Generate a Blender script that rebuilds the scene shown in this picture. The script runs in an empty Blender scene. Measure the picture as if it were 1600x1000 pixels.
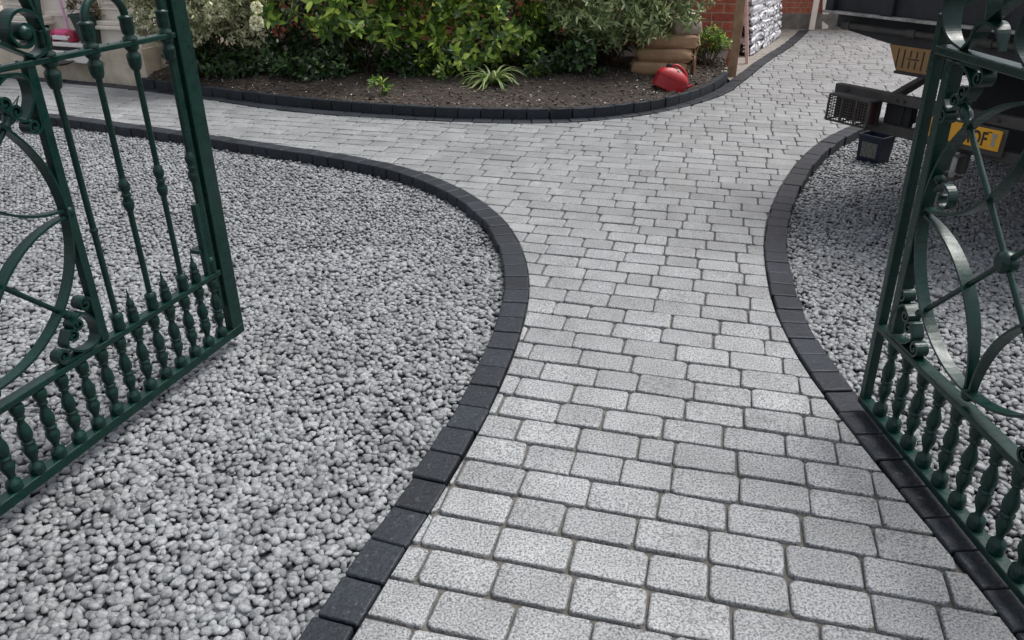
import bpy, bmesh, math, random
import numpy as np
from mathutils import Vector, Matrix, noise
from mathutils.geometry import tessellate_polygon

random.seed(7); rng = np.random.default_rng(7)
R = math.radians
scene = bpy.context.scene
COL = scene.collection

# ---------------------------------------------------------------- camera
cam_d = bpy.data.cameras.new('camera'); cam = bpy.data.objects.new('camera', cam_d); COL.objects.link(cam)
cam_d.sensor_width = 36.0; cam_d.lens = 36.0*1220/1600; cam_d.clip_start = .05; cam_d.clip_end = 2000
cam.location = (0, 0, 1.85); cam.rotation_euler = (R(90-27.57), 0, 0)
scene.camera = cam
# ---------------------------------------------------------------- world, sun, exposure
SUN_EL, SUN_AZ = 66.0, 62.0          # azimuth measured from +Y towards +X
w = bpy.data.worlds.new('World'); scene.world = w; w.use_nodes = True
nt = w.node_tree; bg = nt.nodes['Background']
sky = nt.nodes.new('ShaderNodeTexSky'); sky.sky_type = 'NISHITA'; sky.sun_disc = False
sky.sun_elevation = R(SUN_EL); sky.sun_rotation = R(SUN_AZ); sky.air_density = 1.0; sky.dust_density = 4.0; sky.ozone_density = 1.0
hs = nt.nodes.new('ShaderNodeHueSaturation'); hs.inputs['Saturation'].default_value = .34
nt.links.new(sky.outputs[0], hs.inputs['Color']); nt.links.new(hs.outputs[0], bg.inputs['Color'])
bg.inputs['Strength'].default_value = .13
sd = bpy.data.lights.new('sun', 'SUN'); sd.energy = 1.9; sd.angle = R(30); sd.color = (1, .98, .95)
sun = bpy.data.objects.new('sun', sd); COL.objects.link(sun)
sdir = Vector((math.sin(R(SUN_AZ))*math.cos(R(SUN_EL)), math.cos(R(SUN_AZ))*math.cos(R(SUN_EL)), math.sin(R(SUN_EL))))
sun.rotation_euler = sdir.to_track_quat('Z', 'Y').to_euler(); sun.location = (0, 0, 12)
vs = scene.view_settings
vs.view_transform = 'Standard'; vs.look = 'None'; vs.exposure = .72; vs.gamma = 1

# ---------------------------------------------------------------- materials
def new_mat(name):
    m = bpy.data.materials.new(name); m.use_nodes = True
    return m, m.node_tree, m.node_tree.nodes['Principled BSDF']
def N(t, kind, **kw):
    n = t.nodes.new(kind)
    for k, v in kw.items(): setattr(n, k, v)
    return n
def ramp(t, fac, stops):
    r = N(t, 'ShaderNodeValToRGB')
    e = r.color_ramp.elements
    while len(e) < len(stops): e.new(.5)
    for i, (p, c) in enumerate(stops):
        e[i].position = p; e[i].color = (c[0], c[1], c[2], 1)
    t.links.new(fac, r.inputs[0]); return r.outputs[0]
def noise_tex(t, scale, detail=4, rough=.6, coord='Object', dist=0):
    tc = N(t, 'ShaderNodeTexCoord'); n = N(t, 'ShaderNodeTexNoise')
    n.inputs['Scale'].default_value = scale; n.inputs['Detail'].default_value = detail; n.inputs['Roughness'].default_value = rough; n.inputs['Distortion'].default_value = dist
    t.links.new(tc.outputs[coord], n.inputs['Vector']); return n
def mixc(t, fac, a, b, mode='MIX'):
    m = N(t, 'ShaderNodeMix', data_type='RGBA', blend_type=mode)
    for s, v in ((m.inputs[0], fac), (m.inputs[6], a), (m.inputs[7], b)):
        if isinstance(v, (int, float)): s.default_value = v
        elif isinstance(v, tuple): s.default_value = (*v, 1)
        else: t.links.new(v, s)
    return m.outputs[2]
def bump(t, b, h, strength, dist=.01):
    n = N(t, 'ShaderNodeBump'); n.inputs['Strength'].default_value = strength; n.inputs['Distance'].default_value = dist
    t.links.new(h, n.inputs['Height']); t.links.new(n.outputs[0], b.inputs['Normal'])
def simple(name, c1, c2=None, rough=.6, scale=20, bstr=.15, bscale=60, metal=0, spec=.5, island=0.0, bdist=.004):
    m, t, b = new_mat(name)
    b.inputs['Roughness'].default_value = rough; b.inputs['Metallic'].default_value = metal; b.inputs['Specular IOR Level'].default_value = spec
    c2 = c2 or tuple(x*.75 for x in c1)
    n = noise_tex(t, scale)
    col = ramp(t, n.outputs['Fac'], [(.3, c2), (.7, c1)])
    if island:
        g = N(t, 'ShaderNodeNewGeometry')
        lo, hi = 1-island, 1+island
        k = ramp(t, g.outputs['Random Per Island'], [(0, (lo,)*3), (1, (hi,)*3)])
        col = mixc(t, 1.0, col, k, 'MULTIPLY')
    t.links.new(col, b.inputs['Base Color'])
    if bstr: bump(t, b, noise_tex(t, bscale).outputs['Fac'], bstr, bdist)
    return m

M = {}
def stone_mat(name, base, dark, speck_lo, speck_hi, rough, island, fscale=260, bs=.5):
    m, t, b = new_mat(name); b.inputs['Roughness'].default_value = rough
    n1 = noise_tex(t, fscale, 3, .7); n2 = noise_tex(t, 5, 3)
    c = ramp(t, n1.outputs['Fac'], [(speck_lo, dark), (speck_hi, base)])
    k2 = ramp(t, n2.outputs['Fac'], [(.3, (.82,)*3), (.7, (1.08,)*3)])
    c = mixc(t, 1.0, c, k2, 'MULTIPLY')
    k3 = ramp(t, noise_tex(t, 1.3, 5, .65).outputs['Fac'], [(.32, (.87, .865, .85)), (.62, (1.05,)*3)])
    c = mixc(t, 1.0, c, k3, 'MULTIPLY')
    g = N(t, 'ShaderNodeNewGeometry')
    k = ramp(t, g.outputs['Random Per Island'], [(0, (1-island, 1-island, 1-island*.95)), (1, (1+island, 1+island, 1+island))])
    c = mixc(t, 1.0, c, k, 'MULTIPLY')
    if name == 'charcoal_block':
        b.inputs['Specular IOR Level'].default_value = .28
        fl = ramp(t, noise_tex(t, 42, 4, .7, dist=1.5).outputs['Fac'], [(.61, (0, 0, 0)), (.67, (1, 1, 1))]); c = mixc(t, fl, c, (.075, .08, .088))
    t.links.new(c, b.inputs['Base Color'])
    n3 = noise_tex(t, fscale*.5, 4, .7)
    bump(t, b, n3.outputs['Fac'], bs, .004)
    return m
M['sett'] = stone_mat('granite_sett', (.325, .335, .341), (.068, .071, .075), .37, .58, .42, .12, 128, .9)
M['kerb'] = stone_mat('charcoal_block', (.022, .027, .035), (.009, .011, .0145), .35, .62, .5, .30, 90, .9)
M['pebble'] = stone_mat('grey_pebble', (.235, .244, .251), (.085, .089, .095), .28, .60, .6, .34, 80)
M['sand'] = simple('joint_sand', (.13, .122, .11), (.05, .047, .043), .95, 45, .4, 300)
M['gravel_base'] = simple('gravel_underlay', (.06, .06, .065), (.03, .03, .034), .95, 60, .5, 200)
M['soil'] = simple('dark_soil', (.050, .038, .029), (.014, .011, .009), .95, 22, .9, 90, bdist=.02)
M['crumb'] = simple('bark_crumb', (.085, .062, .045), (.03, .022, .017), .9, 60, .3, 200, island=.6)
M['white_speck'] = simple('pale_stone_chip', (.7, .68, .62), (.45, .43, .40), .7)
M['ground'] = simple('bare_ground', (.12, .11, .10), (.06, .055, .05), .95, 8, .5, 60)
M['path'] = simple('worn_concrete', (.26, .24, .21), (.13, .12, .11), .9, 9, .4, 80)

def paint_mat():
    m, t, b = new_mat('green_gloss_paint'); b.inputs['Roughness'].default_value = .30; b.inputs['Specular IOR Level'].default_value = .36
    n = noise_tex(t, 18, 3)
    c = ramp(t, n.outputs['Fac'], [(.3, (.0008, .015, .0115)), (.7, (.0016, .026, .0190))])
    n2 = noise_tex(t, 75, 3, .6)
    chips = ramp(t, n2.outputs['Fac'], [(.745, (0, 0, 0)), (.765, (1, 1, 1))])
    c = mixc(t, chips, c, (.12, .20, .17))
    t.links.new(c, b.inputs['Base Color'])
    r = ramp(t, noise_tex(t, 30, 3).outputs['Fac'], [(.3, (.22,)*3), (.7, (.42,)*3)])
    t.links.new(r, b.inputs['Roughness'])
    bump(t, b, noise_tex(t, 55, 2).outputs['Fac'], .16, .004)
    return m
M['paint'] = paint_mat()
M['limestone'] = simple('white_painted_stone', (.74, .68, .60), (.62, .56, .49), .75, 6, .15, 40)
M['plinth'] = simple('weathered_cream_stone', (.70, .62, .50), (.44, .37, .28), .85, 5, .4, 50)
M['step'] = simple('white_step', (.78, .73, .70), (.66, .61, .57), .6, 10)
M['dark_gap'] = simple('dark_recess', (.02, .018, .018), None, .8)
M['pot'] = simple('green_planter', (.028, .055, .048), (.018, .036, .032), .55)
M['dry'] = simple('dried_leaf', (.26, .21, .11), (.12, .09, .045), .8, 30, island=.5)
M['pink'] = simple('pink_plastic', (.80, .12, .30), (.65, .07, .2), .4, bstr=0)
M['rose'] = simple('dark_rose_plastic', (.38, .022, .06), (.25, .015, .04), .4, bstr=0)
M['pink_metal'] = simple('pale_pink_metal', (.72, .42, .60), (.66, .36, .55), .4, bstr=0)
M['white'] = simple('white_plastic', (.80, .79, .78), (.7, .69, .68), .45, bstr=0)
M['red'] = simple('red_plastic', (.36, .010, .017), (.26, .007, .011), .45, 8, .1, 30)
M['paper'] = simple('brown_paper', (.40, .26, .15), (.25, .155, .085), .75, 6, .35, 18, bdist=.02)
M['paper_pale'] = simple('pale_grey_sacking', (.36, .31, .24), (.24, .2, .15), .8, 10, .4, 25, bdist=.02)
M['film'] = simple('white_film', (.80, .80, .82), (.50, .50, .53), .35, 14, .5, 24, bdist=.03)
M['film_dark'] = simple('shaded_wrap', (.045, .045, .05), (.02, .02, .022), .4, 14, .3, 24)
def mottled_mat():
    m, t, b = new_mat('crumpled_film'); b.inputs['Roughness'].default_value = .4
    tc = N(t, 'ShaderNodeTexCoord'); v = N(t, 'ShaderNodeTexVoronoi'); v.inputs['Scale'].default_value = 14
    mp = N(t, 'ShaderNodeVectorMath', operation='ADD'); t.links.new(tc.outputs['Object'], mp.inputs[0]); oi = N(t, 'ShaderNodeObjectInfo'); t.links.new(oi.outputs['Random'], mp.inputs[1])
    t.links.new(mp.outputs[0], v.inputs['Vector'])
    c = ramp(t, v.outputs['Distance'], [(.50, (.74, .74, .77)), (.68, (.07, .07, .075))]); t.links.new(c, b.inputs['Base Color'])
    bump(t, b, v.outputs['Distance'], -.8, .02) if False else None
    return m
M['mottled'] = mottled_mat()
M['timber'] = simple('rough_timber', (.42, .27, .165), (.21, .125, .07), .8, 12, .3, 60)
M['board'] = simple('primed_board', (.82, .74, .66), (.70, .62, .54), .6, 6, .1, 30)
M['pole'] = simple('painted_pole', (.78, .62, .58), (.62, .42, .38), .6, 10)
M['truck'] = simple('truck_grey_paint', (.034, .034, .037), (.016, .016, .018), .55, 5, .2, 30, spec=.3)
M['steel'] = simple('dusty_steel', (.070, .066, .062), (.030, .029, .027), .65, 9, .3, 60, spec=.3)
M['lip'] = simple('worn_bare_edge', (.40, .385, .36), (.10, .095, .09), .5, 14, .3, 60)
M['black'] = simple('black_rubber', (.012, .012, .013), (.008, .008, .009), .8, 20, .3, 60)
M['lamp'] = simple('lamp_lens', (.05, .012, .010), (.03, .02, .018), .25, 30, 0)
M['tan'] = simple('tan_board', (.30, .175, .070), (.20, .11, .045), .7, 10, .2, 40)
M['plate'] = simple('yellow_plate', (.68, .33, .012), (.56, .26, .010), .4, 8, 0)
M['ink'] = simple('black_lettering', (.012, .012, .012), None, .5, bstr=0)
M['emblem'] = simple('grey_emblem', (.30, .30, .27), None, .5, bstr=0)
M['blue'] = simple('navy_plastic', (.006, .010, .032), (.004, .007, .022), .45, 8, .1, 30)
M['label'] = simple('faded_label', (.20, .19, .17), (.05, .05, .05), .7, 45)
M['bark'] = simple('shrub_bark', (.10, .07, .045), (.05, .035, .022), .9, 30, .6, 80)

def brick_mat(name, c1, c2, mortar, bw, bh):
    m, t, b = new_mat(name); b.inputs['Roughness'].default_value = .85
    tc = N(t, 'ShaderNodeTexCoord'); sp = N(t, 'ShaderNodeSeparateXYZ'); cb = N(t, 'ShaderNodeCombineXYZ')
    t.links.new(tc.outputs['Object'], sp.inputs[0]); t.links.new(sp.outputs[0], cb.inputs[0]); t.links.new(sp.outputs[2], cb.inputs[1])
    br = N(t, 'ShaderNodeTexBrick'); br.inputs['Scale'].default_value = 1; br.inputs['Brick Width'].default_value = bw; br.inputs['Row Height'].default_value = bh
    br.inputs['Mortar Size'].default_value = .007; br.inputs['Mortar Smooth'].default_value = .3; br.inputs['Bias'].default_value = -.1
    br.inputs['Color1'].default_value = (*c1, 1); br.inputs['Color2'].default_value = (*c2, 1); br.inputs['Mortar'].default_value = (*mortar, 1)
    t.links.new(cb.outputs[0], br.inputs[0])
    k = ramp(t, noise_tex(t, 14, 5).outputs['Fac'], [(.3, (.62,)*3), (.7, (1.2,)*3)])
    t.links.new(mixc(t, 1.0, br.outputs[0], k, 'MULTIPLY'), b.inputs['Base Color'])
    iv = N(t, 'ShaderNodeMath', operation='SUBTRACT'); iv.inputs[0].default_value = 1; t.links.new(br.outputs[1], iv.inputs[1])
    ad = N(t, 'ShaderNodeMath', operation='MULTIPLY_ADD'); t.links.new(noise_tex(t, 50, 4).outputs['Fac'], ad.inputs[0]); ad.inputs[1].default_value = .4; t.links.new(iv.outputs[0], ad.inputs[2])
    bump(t, b, ad.outputs[0], .8, .008)
    return m
M['brick'] = brick_mat('red_brick', (.46, .115, .065), (.32, .075, .045), (.44, .34, .27), .30, .112)
M['brick2'] = brick_mat('orange_brick', (.50, .17, .10), (.38, .11, .065), (.46, .33, .25), .24, .085)

def leaf_mat(name, stops, rough=.42, trans=.2):
    m, t, b = new_mat(name); b.inputs['Roughness'].default_value = rough
    g = N(t, 'ShaderNodeNewGeometry')
    c = ramp(t, g.outputs['Random Per Island'], stops)
    t.links.new(c, b.inputs['Base Color'])
    tr = N(t, 'ShaderNodeBsdfTranslucent'); t.links.new(c, tr.inputs['Color'])
    mx = N(t, 'ShaderNodeMixShader'); mx.inputs[0].default_value = trans
    t.links.new(b.outputs[0], mx.inputs[1]); t.links.new(tr.outputs[0], mx.inputs[2])
    t.links.new(mx.outputs[0], t.nodes['Material Output'].inputs[0]); return m
M['leaf_green'] = leaf_mat('hydrangea_leaf', [(0, (.020, .055, .008)), (.4, (.070, .145, .016)), (.72, (.20, .33, .036)), (1, (.42, .52, .09))])
M['leaf_dark'] = leaf_mat('dark_leaf', [(0, (.006, .020, .006)), (.6, (.022, .058, .014)), (1, (.065, .135, .03))])  # dark leaf green, deepened so the colour carries shade among the plants
M['leaf_pale'] = leaf_mat('cream_edged_leaf', [(0, (.09, .12, .05)), (.3, (.22, .25, .11)), (.6, (.48, .48, .28)), (1, (.72, .70, .50))])
M['leaf_olive'] = leaf_mat('silver_green_leaf', [(0, (.045, .075, .03)), (.35, (.12, .18, .065)), (.7, (.30, .36, .15)), (1, (.50, .53, .27))])
M['leaf_strap'] = leaf_mat('strap_leaf', [(0, (.08, .14, .035)), (.5, (.18, .26, .075)), (1, (.36, .40, .18))])
M['petal'] = leaf_mat('cream_petal', [(0, (.72, .70, .48)), (1, (.86, .84, .68))])

# ---------------------------------------------------------------- mesh helpers
class MB:
    def __init__(s): s.v = []; s.f = []; s.sm = []
    def add(s, vs_, fs, smooth=False):
        o = len(s.v); s.v += [tuple(v) for v in vs_]; s.f += [tuple(i+o for i in f) for f in fs]; s.sm += [smooth]*len(fs)
    def box(s, c, d, rot=None, bev=.0):
        x, y, z = d[0]/2, d[1]/2, d[2]/2
        if bev <= 0:
            P = [Vector((sx*x, sy*y, sz*z)) for sz in (-1, 1) for sy in (-1, 1) for sx in (-1, 1)]
            F = [(0, 2, 3, 1), (4, 5, 7, 6), (0, 1, 5, 4), (2, 6, 7, 3), (0, 4, 6, 2), (1, 3, 7, 5)]
        else:
            bm = bmesh.new(); bmesh.ops.create_cube(bm, size=1)
            for v in bm.verts: v.co = Vector((v.co.x*d[0], v.co.y*d[1], v.co.z*d[2]))
            bmesh.ops.bevel(bm, geom=bm.edges[:], offset=bev, segments=2, affect='EDGES', profile=.5)
            bm.verts.index_update(); P = [v.co.copy() for v in bm.verts]; F = [tuple(v.index for v in f.verts) for f in bm.faces]; bm.free()
        if rot is not None: P = [rot @ p for p in P]
        s.add([p+Vector(c) for p in P], F); return s
    def tube(s, path, r, n=8, caps=True):
        path = [Vector(p) for p in path]; k = len(path)
        rr = r if isinstance(r, (list, tuple)) else [r]*k
        up = None; V = []
        for i, p in enumerate(path):
            t = (path[min(i+1, k-1)]-path[max(i-1, 0)]).normalized()
            if up is None:
                a = Vector((0, 0, 1)) if abs(t.z) < .9 else Vector((1, 0, 0))
                up = (a - t*a.dot(t)).normalized()
            else:
                up = (up - t*up.dot(t)).normalized()
            b = t.cross(up)
            for j in range(n):
                a = 2*math.pi*j/n; V.append(p + (up*math.cos(a)+b*math.sin(a))*rr[i])
        F = [(i*n+j, i*n+(j+1) % n, (i+1)*n+(j+1) % n, (i+1)*n+j) for i in range(k-1) for j in range(n)]
        s.add(V, F, True)
        if caps: s.add(V[:n], [tuple(range(n))[::-1]]); s.add(V[-n:], [tuple(range(n))])
        return s
    def lathe(s, base, prof, n=14, axis=Vector((0, 0, 1)), smooth=True):
        axis = Vector(axis).normalized()
        a = Vector((1, 0, 0)) if abs(axis.x) < .8 else Vector((0, 1, 0))
        u = (a-axis*a.dot(axis)).normalized(); w_ = axis.cross(u); B = Vector(base)
        V = [B+axis*z+(u*math.cos(2*math.pi*j/n)+w_*math.sin(2*math.pi*j/n))*r for r, z in prof for j in range(n)]
        k = len(prof)
        F = [(i*n+j, i*n+(j+1) % n, (i+1)*n+(j+1) % n, (i+1)*n+j) for i in range(k-1) for j in range(n)]
        s.add(V, F, smooth); s.add(V[:n], [tuple(range(n))[::-1]]); s.add(V[-n:], [tuple(range(n))]); return s
    def strip(s, path, t, d, y0=0.0, taper=None):
        """flat bar swept along a path in the local x-z plane; d is its depth along y, t its thickness in the plane"""
        path = [Vector((p[0], 0, p[1])) for p in path]; k = len(path); V = []
        for i, p in enumerate(path):
            tn = (path[min(i+1, k-1)]-path[max(i-1, 0)])
            if tn.length < 1e-9: tn = Vector((1, 0, 0))
            tn.normalize(); nn = Vector((-tn.z, 0, tn.x))
            q = taper(i/(k-1)) if taper else 1
            for (a, b) in ((-1, -1), (1, -1), (1, 1), (-1, 1)): V.append(p+nn*(a*t/2)+Vector((0, y0+b*d/2*q, 0)))
        F = [(i*4+j, i*4+(j+1) % 4, (i+1)*4+(j+1) % 4, (i+1)*4+j) for i in range(k-1) for j in range(4)]
        s.add(V, F); s.add(V[:4], [(3, 2, 1, 0)]); s.add(V[-4:], [(0, 1, 2, 3)]); return s
    def prism(s, poly, z0, z1, bev=0.0):
        """vertical prism over a convex polygon (ccw), upper edge chamfered"""
        n = len(poly); c = Vector((sum(p[0] for p in poly)/n, sum(p[1] for p in poly)/n))
        def ins(d):
            o = []
            for p in poly:
                q = Vector(p[:2])-c; o.append(c+q*max(.05, 1-d/max(q.length, 1e-6)))
            return o
        rings = [(0, z0), (0, z1-bev*.9), (bev*.4, z1-bev*.3), (bev*.95, z1-bev*.03), (bev*1.5, z1)] if bev else [(0, z0), (0, z1)]
        V = []
        for d, z in rings: V += [(q.x, q.y, z) for q in ins(d)]
        F = [(i*n+j, i*n+(j+1) % n, (i+1)*n+(j+1) % n, (i+1)*n+j) for i in range(len(rings)-1) for j in range(n)]
        F.append(tuple(range((len(rings)-1)*n, len(rings)*n)))
        s.add(V, F); return s
    def build(s, name, mat, parent=None, smooth=None, loc=None):
        me = bpy.data.meshes.new(name); me.from_pydata(s.v, [], s.f); me.validate()
        sm = s.sm if smooth is None else [smooth]*len(s.f)
        if len(me.polygons) == len(sm): me.polygons.foreach_set('use_smooth', sm)
        me.materials.append(mat); me.update()
        o = bpy.data.objects.new(name, me); COL.objects.link(o)
        if parent: o.parent = parent
        if loc is not None: o.location = loc
        return o

def np_mesh(name, V, F, mat, parent=None, smooth=True):
    """V (n,3) array, F list of (m,k) index arrays"""
    me = bpy.data.meshes.new(name); me.vertices.add(len(V)); me.vertices.foreach_set('co', np.ascontiguousarray(V, dtype=np.float32).ravel())
    loops = np.concatenate([f.ravel() for f in F]); sizes = np.concatenate([np.full(len(f), f.shape[1]) for f in F])
    me.loops.add(len(loops)); me.loops.foreach_set('vertex_index', loops.astype(np.int32))
    me.polygons.add(len(sizes)); st = np.concatenate([[0], np.cumsum(sizes)[:-1]])
    me.polygons.foreach_set('loop_start', st.astype(np.int32)); me.polygons.foreach_set('loop_total', sizes.astype(np.int32))
    me.polygons.foreach_set('use_smooth', np.full(len(sizes), smooth)); me.update(calc_edges=True)
    me.materials.append(mat)
    o = bpy.data.objects.new(name, me); COL.objects.link(o)
    if parent: o.parent = parent
    return o

def empty(name, loc=(0, 0, 0), rz=0):
    o = bpy.data.objects.new(name, None); COL.objects.link(o); o.location = loc; o.rotation_euler = (0, 0, rz); o.empty_display_size = .1
    return o
def tag(o, label=None, cat=None, group=None, kind=None):
    if label: o['label'] = label
    if cat: o['category'] = cat
    if group: o['group'] = group
    if kind: o['kind'] = kind
    return o
def struct(o): o['kind'] = 'structure'; return o

def catmull(pts, step):
    P = [np.array(p, float) for p in pts]
    P = [2*P[0]-P[1]] + P + [2*P[-1]-P[-2]]
    out = []
    for i in range(1, len(P)-2):
        for t in np.linspace(0, 1, 24, endpoint=False):
            a, b, c, d = P[i-1], P[i], P[i+1], P[i+2]
            out.append(.5*((2*b)+(-a+c)*t+(2*a-5*b+4*c-d)*t*t+(-a+3*b-3*c+d)*t**3))
    out.append(P[-2]); out = np.array(out)
    L = np.concatenate([[0], np.cumsum(np.linalg.norm(np.diff(out, axis=0), axis=1))])
    n = max(2, int(round(L[-1]/step)))
    q = np.linspace(0, L[-1], n+1)
    return np.stack([np.interp(q, L, out[:, k]) for k in range(out.shape[1])], 1)
def smooth_line(C, n=4):
    C = C.copy()
    for _ in range(n): C[1:-1] = (C[:-2]+2*C[1:-1]+C[2:])/4
    return C
def normals2(C):
    t = np.gradient(C, axis=0); t /= np.linalg.norm(t, axis=1)[:, None]
    return np.stack([-t[:, 1], t[:, 0]], 1)       # left of travel
def inside(P, poly):
    x, y = P[:, 0], P[:, 1]; r = np.zeros(len(P), bool); n = len(poly)
    for i in range(n):
        x1, y1 = poly[i]; x2, y2 = poly[(i+1) % n]
        c = ((y1 > y) != (y2 > y))
        with np.errstate(divide='ignore', invalid='ignore'): xi = (x2-x1)*(y-y1)/(y2-y1)+x1
        r ^= c & (x < xi)
    return r

# ---------------------------------------------------------------- ground lines (metres)
KL = [(-.80, .3), (-.66, .9), (-.468, 1.56), (-.401, 1.791), (-.34, 1.959), (-.234, 2.254), (-.101, 2.707), (0, 3.155), (.073, 3.615), (.098, 4.012), (.067, 4.464), (-.017, 4.908), (-.135, 5.211), (-.304, 5.577), (-.605, 5.972), (-.998, 6.343), (-1.62, 6.70), (-2.491, 7.125), (-2.837, 7.288), (-3.795, 7.738), (-4.77, 8.152), (-5.295, 8.36), (-6.6, 8.85), (-8.2, 9.45)]
KR = [(1.49, .3), (1.48, .9), (1.465, 1.45), (1.455, 1.70), (1.437, 1.892), (1.416, 2.061), (1.396, 2.236), (1.378, 2.50), (1.362, 2.68), (1.347, 2.83), (1.345, 3.04), (1.352, 3.34), (1.375, 3.615), (1.429, 3.927), (1.519, 4.314), (1.606, 4.644), (1.701, 4.932), (1.859, 5.319), (2.005, 5.652), (2.204, 6.057), (2.457, 6.514), (2.79, 7.035), (3.10, 7.42), (3.50, 7.80), (4.2, 8.25), (5.4, 8.8), (8, 9.7)]
FL = [(-8.2, 10.75), (-6.471, 10.167), (-5.818, 9.914), (-4.9, 9.58), (-4.317, 9.33), (-3.478, 8.905), (-2.719, 8.45), (-1.896, 8.10), (-.721, 7.83), (0, 7.738), (.571, 7.764), (1.17, 7.982), (1.728, 8.36), (2.13, 8.76), (2.484, 9.20), (3.028, 10.25), (3.583, 11.362), (4.352, 12.75), (5.20, 14.5)]
UB = [(-4.40, 9.50), (-3.515, 9.03), (-2.583, 8.56), (-1.706, 8.22), (-.732, 7.95), (0, 7.87), (.60, 7.89), (1.22, 8.10), (1.751, 8.50), (2.15, 8.97), (2.42, 9.42), (2.66, 9.93)]
KLc = smooth_line(catmull(KL, .168), 3); KRc = smooth_line(catmull(KR, .160), 3); FLc = smooth_line(catmull(FL, .20), 3); UBc = smooth_line(catmull(UB, .232), 2)
KLf = catmull(KLc, .06); KRf = catmull(KRc, .06); FLf = catmull(FLc, .06)
KW = .135
pave_poly = np.concatenate([KLf, FLf, [(8.5, 14.9)], KRf[::-1]])

# ---------------------------------------------------------------- ground and paving (structure)
def sheet(name, poly, z, mat, zf=None):
    tris = tessellate_polygon([[Vector((p[0], p[1], 0)) for p in poly]])
    b = MB(); b.add([(p[0], p[1], z if zf is None else zf(p[0], p[1])) for p in poly], [t for t in tris])
    o = b.build(name, mat)
    bm = bmesh.new(); bm.from_mesh(o.data); bmesh.ops.recalc_face_normals(bm, faces=bm.faces)
    if sum(f.normal.z for f in bm.faces) < 0: bmesh.ops.reverse_faces(bm, faces=bm.faces)
    bm.to_mesh(o.data); bm.free()
    return struct(o)
sheet('ground', [(-300, -300), (300, -300), (300, 300), (-300, 300)], -.16, M['ground'])
sheet('paving_bed', pave_poly, -.0165, M['sand'])

RD = np.array([.968, -.2503]); RN = np.array([.2503, .968])         # along and across the courses
def clip(poly, p, n):
    out = []; m = len(poly)
    for i in range(m):
        a, b = poly[i], poly[(i+1) % m]; da, db = np.dot(a-p, n), np.dot(b-p, n)
        if da >= 0: out.append(a)
        if (da >= 0) != (db >= 0): out.append(a+(b-a)*da/(da-db))
    return out
def area(poly):
    a = np.array(poly); return .5*np.sum(a[:, 0]*np.roll(a[:, 1], -1)-a[:, 1]*np.roll(a[:, 0], -1))
def build_setts():
    bnd = [(KLf, -normals2(KLf)), (FLf, -normals2(FLf)), (KRf, normals2(KRf))]
    mb = MB(); pitch = .158; depth = .1475
    ph = np.dot((.253, 2.29), RN)
    rows = range(int((-2-ph)/pitch), int((17-ph)/pitch))
    for r in rows:
        yc = ph+(r+.5)*pitch; x = -9.5+random.uniform(0, .05)+(.12 if r % 2 else 0)
        while x < 9.5:
            k = random.random()
            L = .236+random.uniform(-.008, .008) if k < .78 else (.182 if k < .9 else .128)
            gap = random.uniform(.004, .008)
            c = RD*(x+L/2)+RN*yc; x += L+gap
            if c[1] < .2 or c[1] > 14.9 or c[0] < -7.6 or c[0] > 7.5: continue
            D = [np.linalg.norm(B-c, axis=1) for B, _ in bnd]; j = int(np.argmin([d.min() for d in D])); i = int(D[j].argmin()); dist = D[j][i]
            if not inside(c[None], pave_poly)[0] and dist > .14: continue
            h, dp = L/2, depth/2-random.uniform(0, .0025); rad = random.uniform(.013, .022)
            pts = []
            for sx, sy, a0 in ((1, -1, -90), (1, 1, 0), (-1, 1, 90), (-1, -1, 180)):
                for a in (8, 45, 82):
                    aa = R(a0+a); rj = rad*random.uniform(.85, 1.1)
                    lx = sx*(h-rad)+math.cos(aa)*rj; ly = sy*(dp-rad)+math.sin(aa)*rj
                    pts.append(c+RD*(lx+random.uniform(-.002, .002))+RN*(ly+random.uniform(-.0028, .0028)))
            if dist < .4:
                for B, Nn in bnd:
                    d = np.linalg.norm(B-c, axis=1); i = int(d.argmin())
                    if d[i] < .35: pts = clip(pts, B[i]+Nn[i]*.006, Nn[i]) if pts else pts
                if len(pts) < 3 or area(pts) < .0009: continue
            zt = random.uniform(-.0025, .0025)
            o = len(mb.v); mb.prism([(p[0], p[1]) for p in pts], -.03, zt, .0065)
            tx, ty = random.uniform(-.012, .012), random.uniform(-.012, .012)
            for q in range(o, len(mb.v)):
                v = mb.v[q]
                if v[2] > -.02: mb.v[q] = (v[0], v[1], v[2]+(v[0]-c[0])*tx+(v[1]-c[1])*ty)
    return struct(mb.build('paving', M['sett'], smooth=True))
build_setts()

def block_row(name, C, width, z0, z1, inner_side, gap=.007, bev=.008, off=0.0):
    """charcoal blocks laid end to end along a curve"""
    Nn = normals2(C)*inner_side; mb = MB()
    for i in range(len(C)-1):
        a, b = C[i], C[i+1]; t = (b-a)/np.linalg.norm(b-a); j = random.uniform(-.006, .006)
        j2 = j+random.uniform(-.004, .004); g = gap*random.uniform(.5, 1.5)/2
        pts = [a+t*g+Nn[i]*(off+j), b-t*g+Nn[i+1]*(off+j2), b-t*g+Nn[i+1]*(off+width+j2), a+t*g+Nn[i]*(off+width+j)]
        if area(pts) < 0: pts = pts[::-1]
        # chamfer needs a few points per side
        q = []
        for k in range(4):
            p0, p1 = pts[k], pts[(k+1) % 4]
            for s_ in (.04, .5, .96): q.append(p0+(p1-p0)*s_)
        dz = random.uniform(-.003, .003)
        mb.prism([(p[0], p[1]) for p in q], z0, z1+dz, bev)
    return struct(mb.build(name, M['kerb'], smooth=False))
block_row('kerb', KLc, KW, -.16, .008, 1)
block_row('kerb', KRc, KW, -.16, .008, -1)
block_row('kerb', FLc, .150, -.14, .010, 1)
block_row('raised_kerb', UBc, .062, -.10, .112, 1, bev=.009, gap=.010)

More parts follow.
